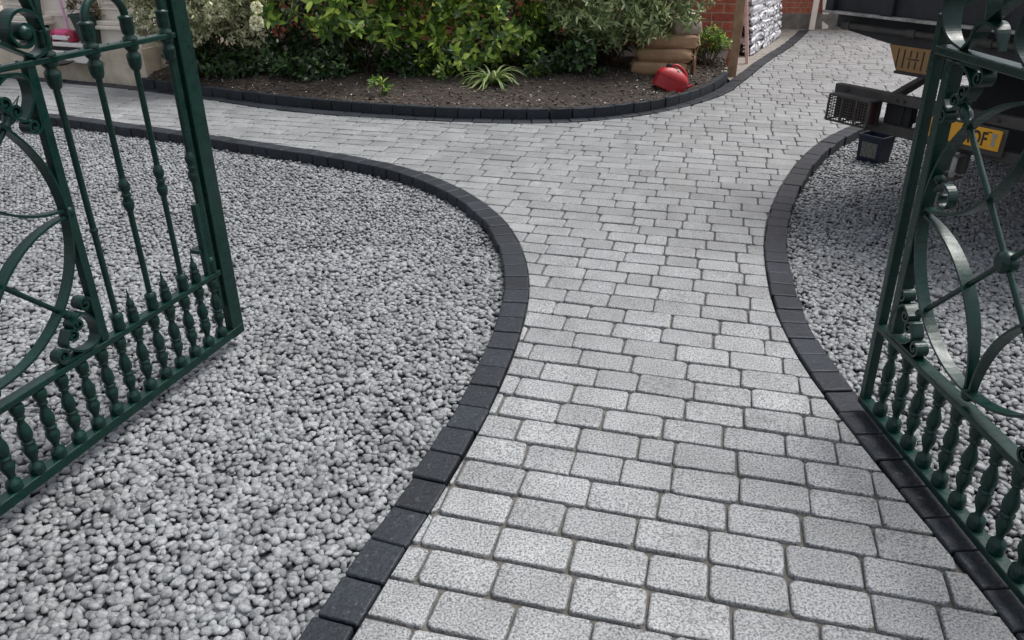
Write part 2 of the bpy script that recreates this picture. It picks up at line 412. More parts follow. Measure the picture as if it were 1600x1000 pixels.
# gravel beds
def gz(y): return -.030-.050*np.clip((y-3.2)/3.0, 0, 1)
KLi = KLf+normals2(KLf)*(KW-.01); KRi = KRf-normals2(KRf)*(KW-.01)
GLpoly = np.concatenate([KLi, [(-8.6, 9.3), (-8.6, .2)]]); GRpoly = np.concatenate([KRi, [(8.3, 9.3), (8.3, .2)]])
def gravel_base(name, C, side):
    b = MB(); n = len(C); V = []; ks = 14
    for p in C:
        for k in range(ks):
            x = p[0]+(side-p[0])*(k/(ks-1)); V.append((x, p[1], float(gz(p[1]))-.022))
    F = [(i*ks+j, i*ks+j+1, (i+1)*ks+j+1, (i+1)*ks+j) for i in range(n-1) for j in range(ks-1)]
    if side < 0: F = [f[::-1] for f in F]
    b.add(V, F); return struct(b.build(name, M['gravel_base']))
gravel_base('gravel_bed', KLi, -9); gravel_base('gravel_bed', KRi, 9)

def ico(sub):
    bm = bmesh.new(); bmesh.ops.create_icosphere(bm, subdivisions=sub, radius=1); bm.verts.ensure_lookup_table(); bm.verts.index_update()
    V = np.array([v.co[:] for v in bm.verts]); F = np.array([[v.index for v in f.verts] for f in bm.faces]); bm.free(); return V, F
def pebble_shapes(sub, n):
    V, F = ico(sub); out = []
    for k in range(n):
        off = Vector((k*7.3, k*3.1, k*1.7))
        s = np.array([1+.22*noise.noise(Vector(v)*.9+off)+.05*noise.noise(Vector(v)*2.0+off) for v in V])
        out.append(V*s[:, None])
    return np.array(out), F
def rot_mats(yaw, tilt, tdir):
    n = len(yaw); c, s = np.cos(yaw), np.sin(yaw); Z = np.zeros((n, 3, 3)); Z[:, 0, 0] = c; Z[:, 0, 1] = -s; Z[:, 1, 0] = s; Z[:, 1, 1] = c; Z[:, 2, 2] = 1
    ax = np.stack([np.cos(tdir), np.sin(tdir), np.zeros(n)], 1); K = np.zeros((n, 3, 3))
    K[:, 0, 1] = -ax[:, 2]; K[:, 0, 2] = ax[:, 1]; K[:, 1, 0] = ax[:, 2]; K[:, 1, 2] = -ax[:, 0]; K[:, 2, 0] = -ax[:, 1]; K[:, 2, 1] = ax[:, 0]
    T = np.eye(3)[None]+np.sin(tilt)[:, None, None]*K+(1-np.cos(tilt))[:, None, None]*(K@K)
    return T@Z
def stones(P, S, shapes, F, tilt=.6):
    n = len(P); V = shapes[rng.integers(0, len(shapes), n)]*S[:, None, :]
    Rm = rot_mats(rng.uniform(0, 6.283, n), rng.normal(0, tilt, n), rng.uniform(0, 6.283, n))
    V = np.einsum('nij,nkj->nki', Rm, V)+P[:, None, :]
    k = V.shape[1]; Fi = (F[None]+(np.arange(n)*k)[:, None, None]).reshape(-1, F.shape[1])
    return V.reshape(-1, 3), Fi
SH2 = pebble_shapes(2, 14); SH1 = pebble_shapes(1, 14)
def gravel(poly, x0, x1, y0, y1, keep, label):
    Vs, Fs, o = [], [], 0
    for lay, (pit, dz, amp) in enumerate(((.0300, 0, .0038), (.075, .011, .003))):
        xs = np.arange(x0, x1, pit); ys = np.arange(y0, y1, pit*.87)
        X, Y = np.meshgrid(xs, ys); X = X+(np.arange(len(ys)) % 2)[:, None]*pit/2
        P = np.stack([X.ravel(), Y.ravel()], 1)+rng.normal(0, pit*.17, (X.size, 2))
        P = P[inside(P, poly) & keep(P)]
        if lay: P = P[rng.random(len(P)) < .75]
        a = rng.uniform(.0168, .0238, len(P))*rng.choice([.75, 1, 1, 1.15], len(P)); S = np.stack([a, a*rng.uniform(.60, .90, len(P)), a*rng.uniform(.42, .62, len(P))], 1)
        z = gz(P[:, 1])-.010+dz+rng.normal(0, amp, len(P))
        P3 = np.column_stack([P, z]); nr = P[:, 1] < 4.6
        for sel, sh in ((nr, SH2), (~nr, SH1)):
            if sel.any():
                V, F = stones(P3[sel], S[sel], *sh, tilt=.38); Vs.append(V); Fs.append(F+o); o += len(V)
    g = np_mesh('gravel', np.concatenate(Vs), Fs, M['pebble']); print('pebble verts', o)
    return tag(g, label, 'gravel', None, 'stuff')
def vis(P):   # the part of the beds round what the picture shows, with a margin
    return (np.abs(P[:, 0]) < .74*P[:, 1]+1.1) & (P[:, 1] < 9.2)
gravel(GLpoly, -7.6, .3, 1.0, 9.2, vis, 'light grey pebbles filling the bed left of the curved drive')
gravel(GRpoly, 1.2, 6.2, 1.1, 8.6, vis, 'light grey pebbles filling the bed under the parked truck')

# ---------------------------------------------------------------- planting bed
def soil_z(x, y, k): return .075+.13*k+.035*noise.noise(Vector((x*2.2, y*2.2, 0)))+.012*noise.noise(Vector((x*11, y*11, 3)))
UBf = catmull(UBc, .05); UBi = UBf+normals2(UBf)*.055
WALL0 = np.array([2.95, 11.0]); WD = np.array([.981, -.196])         # house corner and the direction of its front
def soil_bed():
    b = MB(); n = len(UBi); ks = 44; V = []
    for i, p in enumerate(UBi):
        f = i/(n-1); q = np.array([-4.9, 12.6])*(1-f)+np.array([2.92, 11.0])*f
        for k in range(ks):
            t = (k/(ks-1))**1.25; s_ = p*(1-t)+q*t; kk = min(1, t*2.2); V.append((s_[0], s_[1], soil_z(s_[0], s_[1], kk) if k else .07))
    F = [(i*ks+j, (i+1)*ks+j, (i+1)*ks+j+1, i*ks+j+1) for i in range(n-1) for j in range(ks-1)]
    b.add(V, F, True); o = b.build('soil', M['soil']); struct(o); return np.array(V).reshape(n, ks, 3)
SV = soil_bed()
def soil_at(x, y):
    d = (SV[:, :, 0]-x)**2+(SV[:, :, 1]-y)**2; i = np.unravel_index(d.argmin(), d.shape); return float(SV[i][2])
def crumbs(n, mat, smin, smax, label, cat, name):
    i = rng.integers(2, SV.shape[0]-2, n); j = np.clip((rng.random(n)**1.4*26).astype(int), 1, 26)
    P = SV[i, j]+rng.normal(0, .02, (n, 3))*[1, 1, .15]; a = rng.uniform(smin, smax, n)
    S = np.stack([a*1.5, a*.8, a*.55], 1); V, F = stones(P, S, *SH1, tilt=.5)
    return tag(np_mesh(name, V, [F], mat, smooth=False), label, cat, None, 'stuff')
crumbs(6500, M['crumb'], .008, .022, 'brown bark crumbs and clods on the planting bed', 'bark mulch', 'bark_mulch')
crumbs(420, M['white_speck'], .005, .011, 'small pale stone chips scattered over the dark soil', 'stone chips', 'stone_chips')
# bare strip between the far kerb and the walls
FB = FLf+normals2(FLf)*.14
idx = [i for i in range(len(FB)) if FB[i][1] > 9.6 and FB[i][0] > 0]
sheet('path', [tuple(FB[i]) for i in idx]+[(5.6, 15.2), (4.6, 15.6), (3.3, 12.2), (2.8, 11.05), (2.72, 10.0)], -.012, M['path'])
sheet('path', [(5.6, 15.2), (5.2, 14.52), (9, 14.93), (9, 18), (5, 18)], -.014, M['path'])

# ---------------------------------------------------------------- gates
def frame_root(name, o, ex, lean=0.0):
    ex = Vector((ex[0], ex[1], 0)).normalized(); y = Vector((0, 0, 1)).cross(ex); z = (Vector((0, 0, 1))-y*lean).normalized(); y = z.cross(ex)
    r = bpy.data.objects.new(name, None); COL.objects.link(r)
    m = Matrix((ex, y, z)).transposed().to_4x4(); m.translation = Vector(o); r.matrix_world = m; r.empty_display_size = .1
    return r
def spiral(cx, cz, r0, r1, a0, a1, n=22):
    return [(cx+(r0+(r1-r0)*i/(n-1))*math.cos(R(a0+(a1-a0)*i/(n-1))), cz+(r0+(r1-r0)*i/(n-1))*math.sin(R(a0+(a1-a0)*i/(n-1)))) for i in range(n)]
def spline(pts, step=.008): return [tuple(p) for p in catmull(pts, step)]
BAL = [(.023, .0), (.027, .008), (.0265, .026), (.024, .038), (.013, .046), (.0115, .056), (.014, .066), (.0205, .084), (.0245, .100), (.0235, .112), (.016, .124), (.0155, .127), (.0225, .130), (.0225, .137), (.0155, .140), (.016, .143), (.0225, .156), (.0245, .170), (.0215, .190), (.014, .212), (.0110, .224), (.0115, .229), (.0185, .232), (.0185, .239), (.012, .243), (.021, .252), (.0245, .268), (.0245, .282), (.021, .292)]
def baluster(root, s, z0=.075, h=.292):
    b = MB(); k = h/.292; b.lathe((s, 0, z0), [(r, z*k) for r, z in BAL], 14); return b.build('baluster', M['paint'], root)
def spear(root, s, z0):
    b = MB(); b.lathe((s, 0, z0), [(.020, 0), (.023, .012), (.024, .030), (.018, .042), (.021, .048), (.021, .055), (.012, .060), (.0175, .068), (.015, .082), (.008, .092), (.0045, .112), (.0012, .142)], 12); return b.build('spear_finial', M['paint'], root)
def drum(b, s, z0, h, r=.024):
    b.lathe((s, 0, z0), [(r*.8, 0), (r, h*.12), (r, h*.30), (r*.92, h*.5), (r, h*.72), (r*.98, h*.86), (r*.55, h)], 14)
def knob(b, s, z0):
    b.lathe((s, 0, z0), [(.010, 0), (.016, .012), (.0215, .030), (.021, .045), (.013, .060), (.0185, .066), (.0185, .074), (.013, .080), (.020, .094), (.0215, .112), (.015, .128), (.010, .142)], 14)
def ring_panel(root, cx, cz, Rr, xl, zb, zt):
    sgn_pts = lambda pts: pts
    b = MB(); b.strip([(cx+Rr*math.cos(2*math.pi*i/96), cz+Rr*math.sin(2*math.pi*i/96)) for i in range(97)], .009, .042); b.build('ring', M['paint'], root)
    for k in range(4):        # four arcs meeting at the quarter points
        sx, sz = ((1, 1), (-1, 1), (-1, -1), (1, -1))[k]; qx, qz = cx+sx*Rr, cz+sz*Rr; a0 = {(1, 1): 180, (-1, 1): 270, (-1, -1): 0, (1, -1): 90}[(sx, sz)]
        b = MB(); b.strip([(qx+(Rr-.012)*math.cos(R(a0+i*90/40)), qz+(Rr-.012)*math.sin(R(a0+i*90/40))) for i in range(41)], .009, .036, taper=lambda t: .75+.5*math.sin(math.pi*t)); b.build('petal_arc', M['paint'], root)
    for s_ in (1, -1):
        d = Vector((1, 0, s_)).normalized(); c = Vector((cx, 0, cz)); b = MB()
        b.tube([c-d*(Rr-.004), c-d*.2, c+d*.2, c+d*(Rr-.004)], .0095, 10); b.build('cross_bar', M['paint'], root)
    b = MB(); b.lathe((cx, -.026, cz), [(.020, 0), (.034, .008), (.036, .026), (.034, .044), (.020, .052)], 16, (0, 1, 0)); b.build('hub', M['paint'], root)
    for (px, pz) in ((cx-Rr, cz), (cx+Rr, cz), (cx, cz-Rr)):
        dx, dz = (px-cx)/Rr, (pz-cz)/Rr; b = MB(); b.lathe((px-dx*.006, 0, pz-dz*.006), [(.012, 0), (.021, .008), (.024, .020), (.021, .032), (.012, .040)], 12, (dx, 0, dz)); b.build('stud', M['paint'], root)
    for sx in (-1, 1):
        for top in (False, True):
            X0 = cx+sx*(cx-xl); Z0 = zt if top else zb
            fx, fz = (-sx, -1 if top else 1)      # pointing from the corner into the panel
            T = lambda pts: [(X0+fx*p[0]*.86, Z0+fz*p[1]*.86) for p in pts]
            c2 = spiral(.100, .140, .005, .032, -60, 450, 30)          # starts at the eye, unwinds
            outer = [(.078, .178), (.046, .158), (.020, .120), (.010, .085), (.014, .040), (.040, .014), (.085, .010), (.120, .020), (.158, .046), (.178, .078)]
            c3 = [(z, x) for x, z in c2][::-1]
            mb = MB(); mb.strip(T(c2[:-4]+spline([c2[-5]]+outer+[c3[4]])+c3[4:]), .009, .046)
            mb.build('corner_scroll', M['paint'], root)
            for fl in (0, 1):
                e = [(.008, .080), (.006, .125), (.007, .165)]+spiral(.040, .205, .034, .006, 195, -330, 30)
                if fl: e = [(z, x) for x, z in e]
                mb = MB(); mb.strip(T(spline(e[:3]+e[3:4])+e[4:]), .009, .044); mb.build('side_curl', M['paint'], root)
            dg = Vector((fx, 0, fz)).normalized(); tip = Vector((cx, 0, cz))-dg*(Rr+.003)
            mb = MB()
            if top: mb.lathe(tip, [(.010, 0), (.021, .006), (.012, .016), (.019, .030), (.0215, .044), (.017, .062), (.009, .082), (.004, .104), (.0015, .122)], 12, -dg)
            else: mb.lathe(tip, [(.013, 0), (.017, .006), (.017, .018), (.012, .024), (.016, .030), (.016, .044), (.010, .052)], 12, -dg)
            mb.build('corner_finial', M['paint'], root)

def left_gate():
    g = frame_root('iron_gate', (-1.3306, 3.3741, 0), (-.29994, -.95396))
    tag(g, 'green wrought iron gate with upright bars and a wide end post over the gravel', 'gate', 'ornate green gates')
    W = 1.80
    b = MB(); b.box((.038, 0, .98), (.085, .040, 1.90), bev=.004); b.build('end_post', M['paint'], g)
    b = MB(); b.box((.105, -.006, 1.0), (.022, .028, 1.60), bev=.003); b.build('cover_strip', M['paint'], g)
    b = MB(); b.box((W/2, 0, .058), (W, .048, .040), bev=.004); b.build('bottom_rail', M['paint'], g)
    b = MB(); b.box((W/2+.04, 0, .385), (W-.10, .044, .024), bev=.003); b.build('middle_rail', M['paint'], g)
    b = MB(); b.box((W/2+.04, 0, 1.418), (W-.10, .040, .020), bev=.004)
    for i in range(26): b.lathe((.10+i*.066, -.0, 1.427), [(.006, 0), (.005, .003), (.001, .005)], 8)
    b.build('top_rail', M['paint'], g)
    b = MB(); b.box((.790, 0, .905), (.036, .030, 1.01), bev=.003); b.build('inner_post', M['paint'], g)
    b = MB(); b.box((1.740, 0, .905), (.036, .030, 1.01), bev=.003); b.build('inner_post', M['paint'], g)
    b = MB(); b.box((W+.02, 0, .95), (.05, .05, 1.90), bev=.004); b.build('hinge_post', M['paint'], g)
    bars = [.125, .320, .512, .703]
    for i in range(18):
        s = .138+.0972*i
        if s > W-.05: break
        baluster(g, s)
        if i in (1, 3, 5): spear(g, s, .397)
    for i, s in enumerate(bars):
        b = MB(); b.tube([(s, 0, .45), (s, 0, 1.37)], .0115, 10); bar = b.build('upright_bar', M['paint'], g)
        b = MB(); drum(b, s, .397, .075); b.build('foot_collar', M['paint'], bar)
        b = MB(); b.lathe((s, 0, 1.318), [(.012, 0), (.019, .006), (.024, .022), (.026, .045), (.026, .058), (.017, .068), (.020, .074), (.026, .080), (.026, .090)], 14); b.build('head_collar', M['paint'], bar)
        b = MB(); b.lathe((s, 0, 1.428), [(.026, 0), (.026, .010), (.017, .016), (.023, .026), (.0245, .050), (.023, .070), (.027, .076), (.027, .082), (.014, .088)], 14); b.build('hoop_socket', M['paint'], bar)
        if i < 3: b = MB(); knob(b, s, .815); b.build('bar_knob', M['paint'], bar)
        else: b = MB(); b.lathe((s, 0, .80), [(.012, 0), (.0155, .006), (.0155, .014), (.012, .02)], 10); b.build('weld_bead', M['paint'], bar)
    def hoop(s0, s1, h):
        c, a = (s0+s1)/2, (s1-s0)/2; b = MB()
        b.tube([(c+a*math.cos(R(180-t)), 0, 1.512+h*math.sin(R(t))) for t in range(0, 181, 6)], .0145, 10); b.build('hoop', M['paint'], g)
    hoop(bars[1], bars[2], .082); hoop(bars[0], bars[3], .36)
    # drop bolt behind the end post
    b = MB(); b.box((.150, .0, .55), (.030, .026, .36), bev=.004); bolt = b.build('drop_bolt', M['paint'], g)
    b = MB(); b.box((.13, -.02, .515), (.115, .05, .018), bev=.003); b.build('bolt_guide', M['paint'], bolt)
    ring_panel(g, 1.265, .915, .458, .808, .400, 1.405)
    # scrollwork above the top rail
    b = MB(); p = spline([(.775, 1.432), (.722, 1.450), (.708, 1.490), (.722, 1.545)])+spiral(.786, 1.512, .074, .030, 152, -190, 34)+spiral(.786, 1.512, .030, .008, -190, -480, 20)
    b.strip(p, .010, .052); b.lathe((.786, -.036, 1.512), [(.010, 0), (.022, .006), (.024, .034), (.024, .040), (.022, .066), (.010, .072)], 14, (0, 1, 0)); b.build('crest_scroll', M['paint'], g)
    b = MB(); b.strip(spline([(.722, 1.535), (.728, 1.58), (.752, 1.64), (.80, 1.70)])+spiral(.85, 1.665, .060, .012, 140, -330, 36), .010, .040); b.build('crest_scroll', M['paint'], g)
    b = MB(); b.strip(spline([(.775, 1.437), (.84, 1.470), (.93, 1.525), (1.05, 1.62), (1.20, 1.72), (1.265, 1.74), (1.33, 1.72), (1.48, 1.62), (1.60, 1.525), (1.69, 1.47), (1.755, 1.437)], .02), .010, .036); b.build('crest_strap', M['paint'], g)
    return g
left_gate()

def right_gate():
    g = frame_root('iron_gate', (1.46327, 2.72698, 0), (.05984, -.99821), .033)
    tag(g, 'green wrought iron gate in front of the truck, its ring panel beside a narrow post', 'gate', 'ornate green gates')
    W = 1.32; b = MB(); b.box((.012, 0, .80), (.034, .036, 1.52), bev=.004); b.build('end_post', M['paint'], g)
    b = MB(); b.box((.118, 0, .92), (.044, .046, 1.03), bev=.004); b.build('inner_post', M['paint'], g)
    b = MB(); b.box((W/2, 0, .060), (W, .050, .030), bev=.004); b.build('bottom_rail', M['paint'], g)
    b = MB(); b.box((W/2+.01, 0, .412), (W-.04, .052, .024), bev=.004); b.build('middle_rail', M['paint'], g)
    b = MB(); b.box((W/2+.01, 0, 1.452), (W-.04, .052, .028), bev=.004); b.build('top_rail', M['paint'], g)
    b = MB(); b.box((1.060, 0, .92), (.034, .034, 1.03), bev=.004); b.build('inner_post', M['paint'], g)
    b = MB(); b.box((W+.02, 0, .95), (.05, .05, 1.90), bev=.004); b.build('hinge_post', M['paint'], g)
    for i in range(11): baluster(g, .134+.1085*i, .074, .328)
    ring_panel(g, .592, .930, .455, .104, .424, 1.438)
    # small loop behind the stile at ring height
    b = MB(); b.strip(spiral(.235, 1.005, .052, .018, 170, -210, 30), .008, .03); b.lathe((.175, 0, 1.04), [(.010, 0), (.018, .01), (.018, .022), (.010, .03)], 10); b.build('side_loop', M['paint'], g)
    # crest: leaf-ended scrolls and straps
    def leaf(path, d=.046): b = MB(); b.strip(spline(path, .01), .009, d, taper=lambda t: .55+.9*math.sin(math.pi*min(1, t*1.05))); return b.build('crest_leaf', M['paint'], g)
    leaf([(.150, 1.470), (.095, 1.49), (.055, 1.53), (.040, 1.60), (.055, 1.68), (.11, 1.72), (.16, 1.69), (.165, 1.63), (.125, 1.60)], .050)
    leaf([(.150, 1.470), (.20, 1.505), (.225, 1.545), (.27, 1.562), (.315, 1.545), (.335, 1.49)], .042)
    b = MB(); b.strip(spline([(.20, 1.520), (.30, 1.60), (.42, 1.68), (.52, 1.72), (.592, 1.735), (.66, 1.72), (.76, 1.68), (.88, 1.60), (.98, 1.52)], .02), .010, .046); b.build('crest_strap', M['paint'], g)
    leaf([(.24, 1.555), (.245, 1.62), (.225, 1.70), (.18, 1.76)], .038)
    leaf([(.46, 1.47), (.42, 1.52), (.425, 1.59), (.47, 1.64), (.53, 1.62)], .042)
    leaf([(.72, 1.47), (.76, 1.52), (.755, 1.59), (.71, 1.64), (.65, 1.62)], .042)
    return g
right_gate()

# ---------------------------------------------------------------- buildings
def wall_box(name, p, d, length, h, th, mat, z0=-.1, label=None, cat='wall'):
    d = Vector((d[0], d[1], 0)).normalized(); r = empty(name, (p[0], p[1], 0), math.atan2(d.y, d.x)); tag(r, label, cat)
    b = MB(); b.box((length/2, th/2, (h+z0)/2), (length, th, h-z0)); b.build('brickwork', mat, r); return r
# house front (runs left from the corner) and its flank
wl = wall_box('brick_wall', WALL0-WD*9.0, WD, 9.0, 4.0, .30, M['brick'], label='dark red brick house wall behind the planting bed and shrubs')
sw = wall_box('brick_wall', (2.985, 11.05), (.36, .93), 3.9, 4.0, .30, M['brick2'], label='orange brick side wall behind the white wrapped bundles')
bw = wall_box('brick_wall', (4.2, 15.0), (.995, -.05), 6.0, 4.0, .30, M['brick2'], label='far orange brick wall at the end of the drive, beside the leaning boards')
b = MB(); b.box((3.0, -.04, .07), (5.98, .075, .34)); b.build('stone_base', M['path'], bw)

def stone_porch():
    """white stone bay left of the planting bed: plinth, moulded sill, panelled pilasters and a recessed doorway"""
    P0 = np.array([-4.44, 9.80]); d = np.array([-.945, .327]); r = empty('stone_porch', (P0[0], P0[1], 0), math.atan2(d[1], d[0]))
    tag(r, 'cream stone porch with panelled pilasters, a moulded ledge and a cracked plinth', 'porch')
    # local x runs left along the front, +y is towards the viewer's right-hand normal
    S = -1   # front faces -(-y): the building body lies on local -y
    def bx(n, x0, x1, y0, y1, z0, z1, m, bev=.008): q = MB(); q.box(((x0+x1)/2, (y0+y1)/2, (z0+z1)/2), (x1-x0, abs(y1-y0), z1-z0), bev=bev); return q.build(n, m, r)
    bx('plinth', 0, .86, -1.6, 0, -.1, .40, M['plinth'])
    bx('plinth', .86, 1.50, -1.6, -.05, -.1, .20, M['plinth'])
    bx('plinth', 1.50, 4.2, -1.6, .02, -.1, .52, M['plinth'])
    bx('upper_plinth', .015, .84, -1.58, -.03, .40, .60, M['limestone'])
    for (x0, x1) in ((-.03, .88), (1.48, 4.22)):
        bx('ledge', x0, x1, -1.6, .045, .60, .645, M['limestone'], .014); bx('ledge', x0+.02, x1-.02, -1.6, .015, .645, .70, M['limestone'], .014)
    for (x0, x1) in ((.10, .60), (1.62, 2.12), (3.2, 3.7)):
        p = bx('pilaster', x0, x1, -1.5, -.06, .70, 3.2, M['limestone'])
        f = MB()
        for (a, b_, c, e) in ((x0+.05, x1-.05, .82, .84), (x0+.05, x1-.05, 1.96, 1.98), (x0+.05, x0+.07, .84, 1.96), (x1-.07, x1-.05, .84, 1.96), (x0+.10, x1-.10, .88, .90), (x0+.10, x0+.12, .90, 1.9), (x1-.12, x1-.10, .90, 1.9), (x0+.14, x1-.14, .93, .99)):
            f.box(((a+b_)/2, -.06, (c+e)/2), (b_-a, .05, e-c), bev=.006)
        f.build('panel_moulding', M['limestone'], p)
    bx('door_panel', .60, 1.62, -1.5, -.22, .42, 3.2, M['limestone'])
    q = MB(); q.box((1.1, -.215, 1.06), (1.02, .03, .025), bev=.006); q.box((1.1, -.215, .72), (1.02, .05, .06), bev=.01); q.build('panel_moulding', M['limestone'], r)
    bx('side_wall', -.0, 4.2, -4.0, -1.62, -.1, 3.2, M['plinth'])
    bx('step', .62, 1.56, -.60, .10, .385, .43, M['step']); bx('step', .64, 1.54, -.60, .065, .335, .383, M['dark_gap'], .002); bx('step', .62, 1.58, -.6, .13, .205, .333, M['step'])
    return r, P0, d
porch, PP, PD = stone_porch()
PN = np.array([-PD[1], PD[0]])                      # local +y of the porch
def porch_pt(x, y): q = PP+PD*x+PN*y; return (float(q[0]), float(q[1]))
print('porch +y', PN)

# ---------------------------------------------------------------- leaves
def leaf_np(P, D, Nn, L, W, droop, camber=.12):
    n = len(P); D = D/np.linalg.norm(D, axis=1)[:, None]; S = np.cross(D, Nn); S /= np.linalg.norm(S, axis=1)[:, None]+1e-9; U = np.cross(S, D)
    rows = [(0, .0), (.33, .95), (.68, .8), (1.0, .0)]
    V = []
    for t, wd in rows:
        c = P+D*(L*t)[:, None]-U*(L*droop*t*t)[:, None]
        if wd == 0: V.append(c)
        else:
            off = S*(W*wd/2)[:, None]; lift = U*(W*camber*wd)[:, None]
            V += [c-off+lift, c, c+off+lift]
    V = np.stack(V, 1)                                   # n,8,3
    q = np.array([[1, 2, 5, 4], [2, 3, 6, 5]]); t3 = np.array([[0, 2, 1], [0, 3, 2], [4, 5, 7], [5, 6, 7]]); o = (np.arange(n)*8)[:, None, None]
    return V.reshape(-1, 3), [(q[None]+o).reshape(-1, 4), (t3[None]+o).reshape(-1, 3)]
def unit(n):
    v = rng.normal(0, 1, (n, 3)); return v/np.linalg.norm(v, axis=1)[:, None]
def rosettes(C, A, k, L, W, spread, droop):
    """k leaves round each tip C whose shoot points along A"""
    n = len(C); P, D, Nn = [], [], []
    ref = unit(n); u = np.cross(A, ref); u /= np.linalg.norm(u, axis=1)[:, None]; v = np.cross(A, u)
    for j in range(k):
        a = 2*math.pi*(j*.382)+rng.normal(0, .25, n); o = u*np.cos(a)[:, None]+v*np.sin(a)[:, None]; s_ = spread*(1.1-.5*j/k)+rng.normal(0, .12, n)
        D.append(o*np.sin(s_)[:, None]+A*np.cos(s_)[:, None]); Nn.append(A*np.sin(s_)[:, None]-o*np.cos(s_)[:, None]); P.append(C-A*(.012*(k-1-j))[..., None] if False else C-A*(.010*(k-1-j)))
    P, D, Nn = np.concatenate(P), np.concatenate(D), np.concatenate(Nn); m = len(P)
    Ls = L*rng.uniform(.6, 1.15, m); return leaf_np(P, D, Nn, Ls, Ls*W*rng.uniform(.8, 1.15, m), droop+rng.normal(0, .08, m))
def crown(c, r, n, lump=.35, seed=0, zmin=None, shell=.45):
    """shoot tips spread through a lumpy ellipsoid, more of them near its surface"""
    U = unit(n*3); s = np.array([1+lump*noise.noise(Vector(u)*1.7+Vector((seed, 0, 0)))+.5*lump*noise.noise(Vector(u)*4+Vector((seed, 5, 0))) for u in U])
    rad = shell+(1-shell)*rng.random(len(U))**.5
    # gaps: drop tips where a second noise is low
    P = np.array(c)+U*np.array(r)*(s*rad)[:, None]
    g = np.array([noise.noise(Vector(p)*2.3+Vector((seed*3.1, 1, 2))) for p in P]); keep = g > -.22
    if zmin is not None: keep &= P[:, 2] > zmin(P)
    P, U = P[keep][:n], U[keep][:n]; return P, U
def stems(root, base, tips, r0=.014, name='stem'):
    b = MB()
    for t in tips:
        p0 = np.array(base)+rng.normal(0, .05, 3)*[1, 1, 0]; m = (p0+t)/2+rng.normal(0, .06, 3); b.tube([tuple(p) for p in catmull([p0, m*.6+p0*.4, m, t], .12)], r0*.6, 5)
    return b.build(name, M['bark'], root)
def shrub(name, label, cat, base, c, r, n, k, L, W, mat, spread=1.1, droop=.25, lump=.35, seed=0, zmin=None, ns=14, group=None, up=.7, shell=.45):
    base = (base[0], base[1], soil_at(base[0], base[1])-.02)
    root = empty(name, base); tag(root, label, cat, group)
    P, U = crown(c, r, n, lump, seed, zmin, shell); A = U*.8+np.array([0, -.30, up+.15])+rng.normal(0, .35, U.shape); A /= np.linalg.norm(A, axis=1)[:, None]
    P = P-np.array(base); V, F = rosettes(P, A, k, L, W, spread, droop)
    np_mesh('foliage', V, F, M[mat], root)
    stems(root, (0, 0, 0), P[rng.integers(0, len(P), ns)], name='stems'); return root, P, A
# cream-edged shrub at the left, hanging low over the soil
shrub('variegated_shrub', 'bushy shrub with small cream edged leaves overhanging the bed beside the porch', 'shrub', (-3.55, 9.75), (-3.62, 9.55, 1.30), (.92, .66, .86), 2500, 7, .064, .42, 'leaf_pale', 1.0, .35, .35, 3, lambda P: .52+.12*np.sin(P[:, 0]*7), up=.25)
# broad green shrub, thin underneath on its left half
sh, P, A = shrub('hydrangea_shrub', 'fresh green shrub with pointed leaves, cream flowers and a dark hollow underneath', 'shrub', (-1.75, 9.75), (-1.85, 9.55, 1.18), (1.05, .70, .80), 400, 7, .135, .42, 'leaf_green', 1.15, .25, .45, 11, lambda P: .62-.22*np.clip((P[:, 0]+2.1)/1.0, -.3, 1))
def flower(root, p, r=.05):
    n = 130; C = unit(n); V, F = leaf_np(np.array(p)+C*r*.75, C+unit(n)*.5, unit(n), np.full(n, r*.42), np.full(n, r*.40), np.full(n, .2)); np_mesh('flower_head', V, F, M['petal'], root)
b0 = np.array(sh.location)
for q, rr in (((-2.74, 8.90, .80), .075), ((-2.72, 8.92, .95), .06), ((-1.62, 8.90, .78), .03)): flower(sh, np.array(q)-b0, rr)
shrub('leafy_shrub', 'dense green shrub reaching down to the soil behind the strap leaved plant', 'shrub', (-.35, 9.95), (-.35, 9.75, .86), (1.02, .62, .92), 640, 6, .115, .46, 'leaf_green', 1.15, .25, .45, 23, lambda P: .16+0*P[:, 0])
shrub('silver_leaved_shrub', 'grey green shrub with narrow pale leaves leaning over the brown paper bags', 'shrub', (1.15, 9.95), (1.26, 9.62, 1.20), (.92, .66, .86), 1800, 7, .088, .30, 'leaf_olive', .95, .45, .4, 37, lambda P: .40+.10*np.sin(P[:, 0]*6)+.10*np.clip(P[:, 0]-1.3, 0, 1), up=.15)
# dark leaf masses added to stand in for deep shade in the bed
shrub('shade_foliage', 'low dark leaf mass added as deep shade under the cream edged shrub', 'shrub', (-2.9, 10.3), (-2.9, 10.3, .60), (1.7, .5, .62), 900, 6, .10, .45, 'leaf_dark', 1.1, .3, .4, 51, lambda P: .15+0*P[:, 0])
shrub('shade_foliage', 'dark leaf mass added as shade under the grey green shrub', 'shrub', (.95, 10.25), (.95, 10.2, .62), (1.15, .45, .55), 620, 6, .09, .5, 'leaf_dark', 1.1, .3, .4, 57, lambda P: .15+0*P[:, 0])
shrub('low_shrub', 'low rounded plant with dark oval leaves under the grey green shrub', 'plant', (.86, 9.42), (.86, 9.40, .40), (.30, .24, .26), 90, 6, .085, .62, 'leaf_dark', 1.2, .25, .3, 61, lambda P: .12+0*P[:, 0], ns=6)
shrub('low_shrub', 'small yellow green plant on the soil left of the strap leaved plant', 'plant', (-.85, 9.30), (-.85, 9.28, .30), (.26, .2, .2), 46, 6, .07, .5, 'leaf_green', 1.2, .25, .3, 67, lambda P: .12+0*P[:, 0], ns=5)
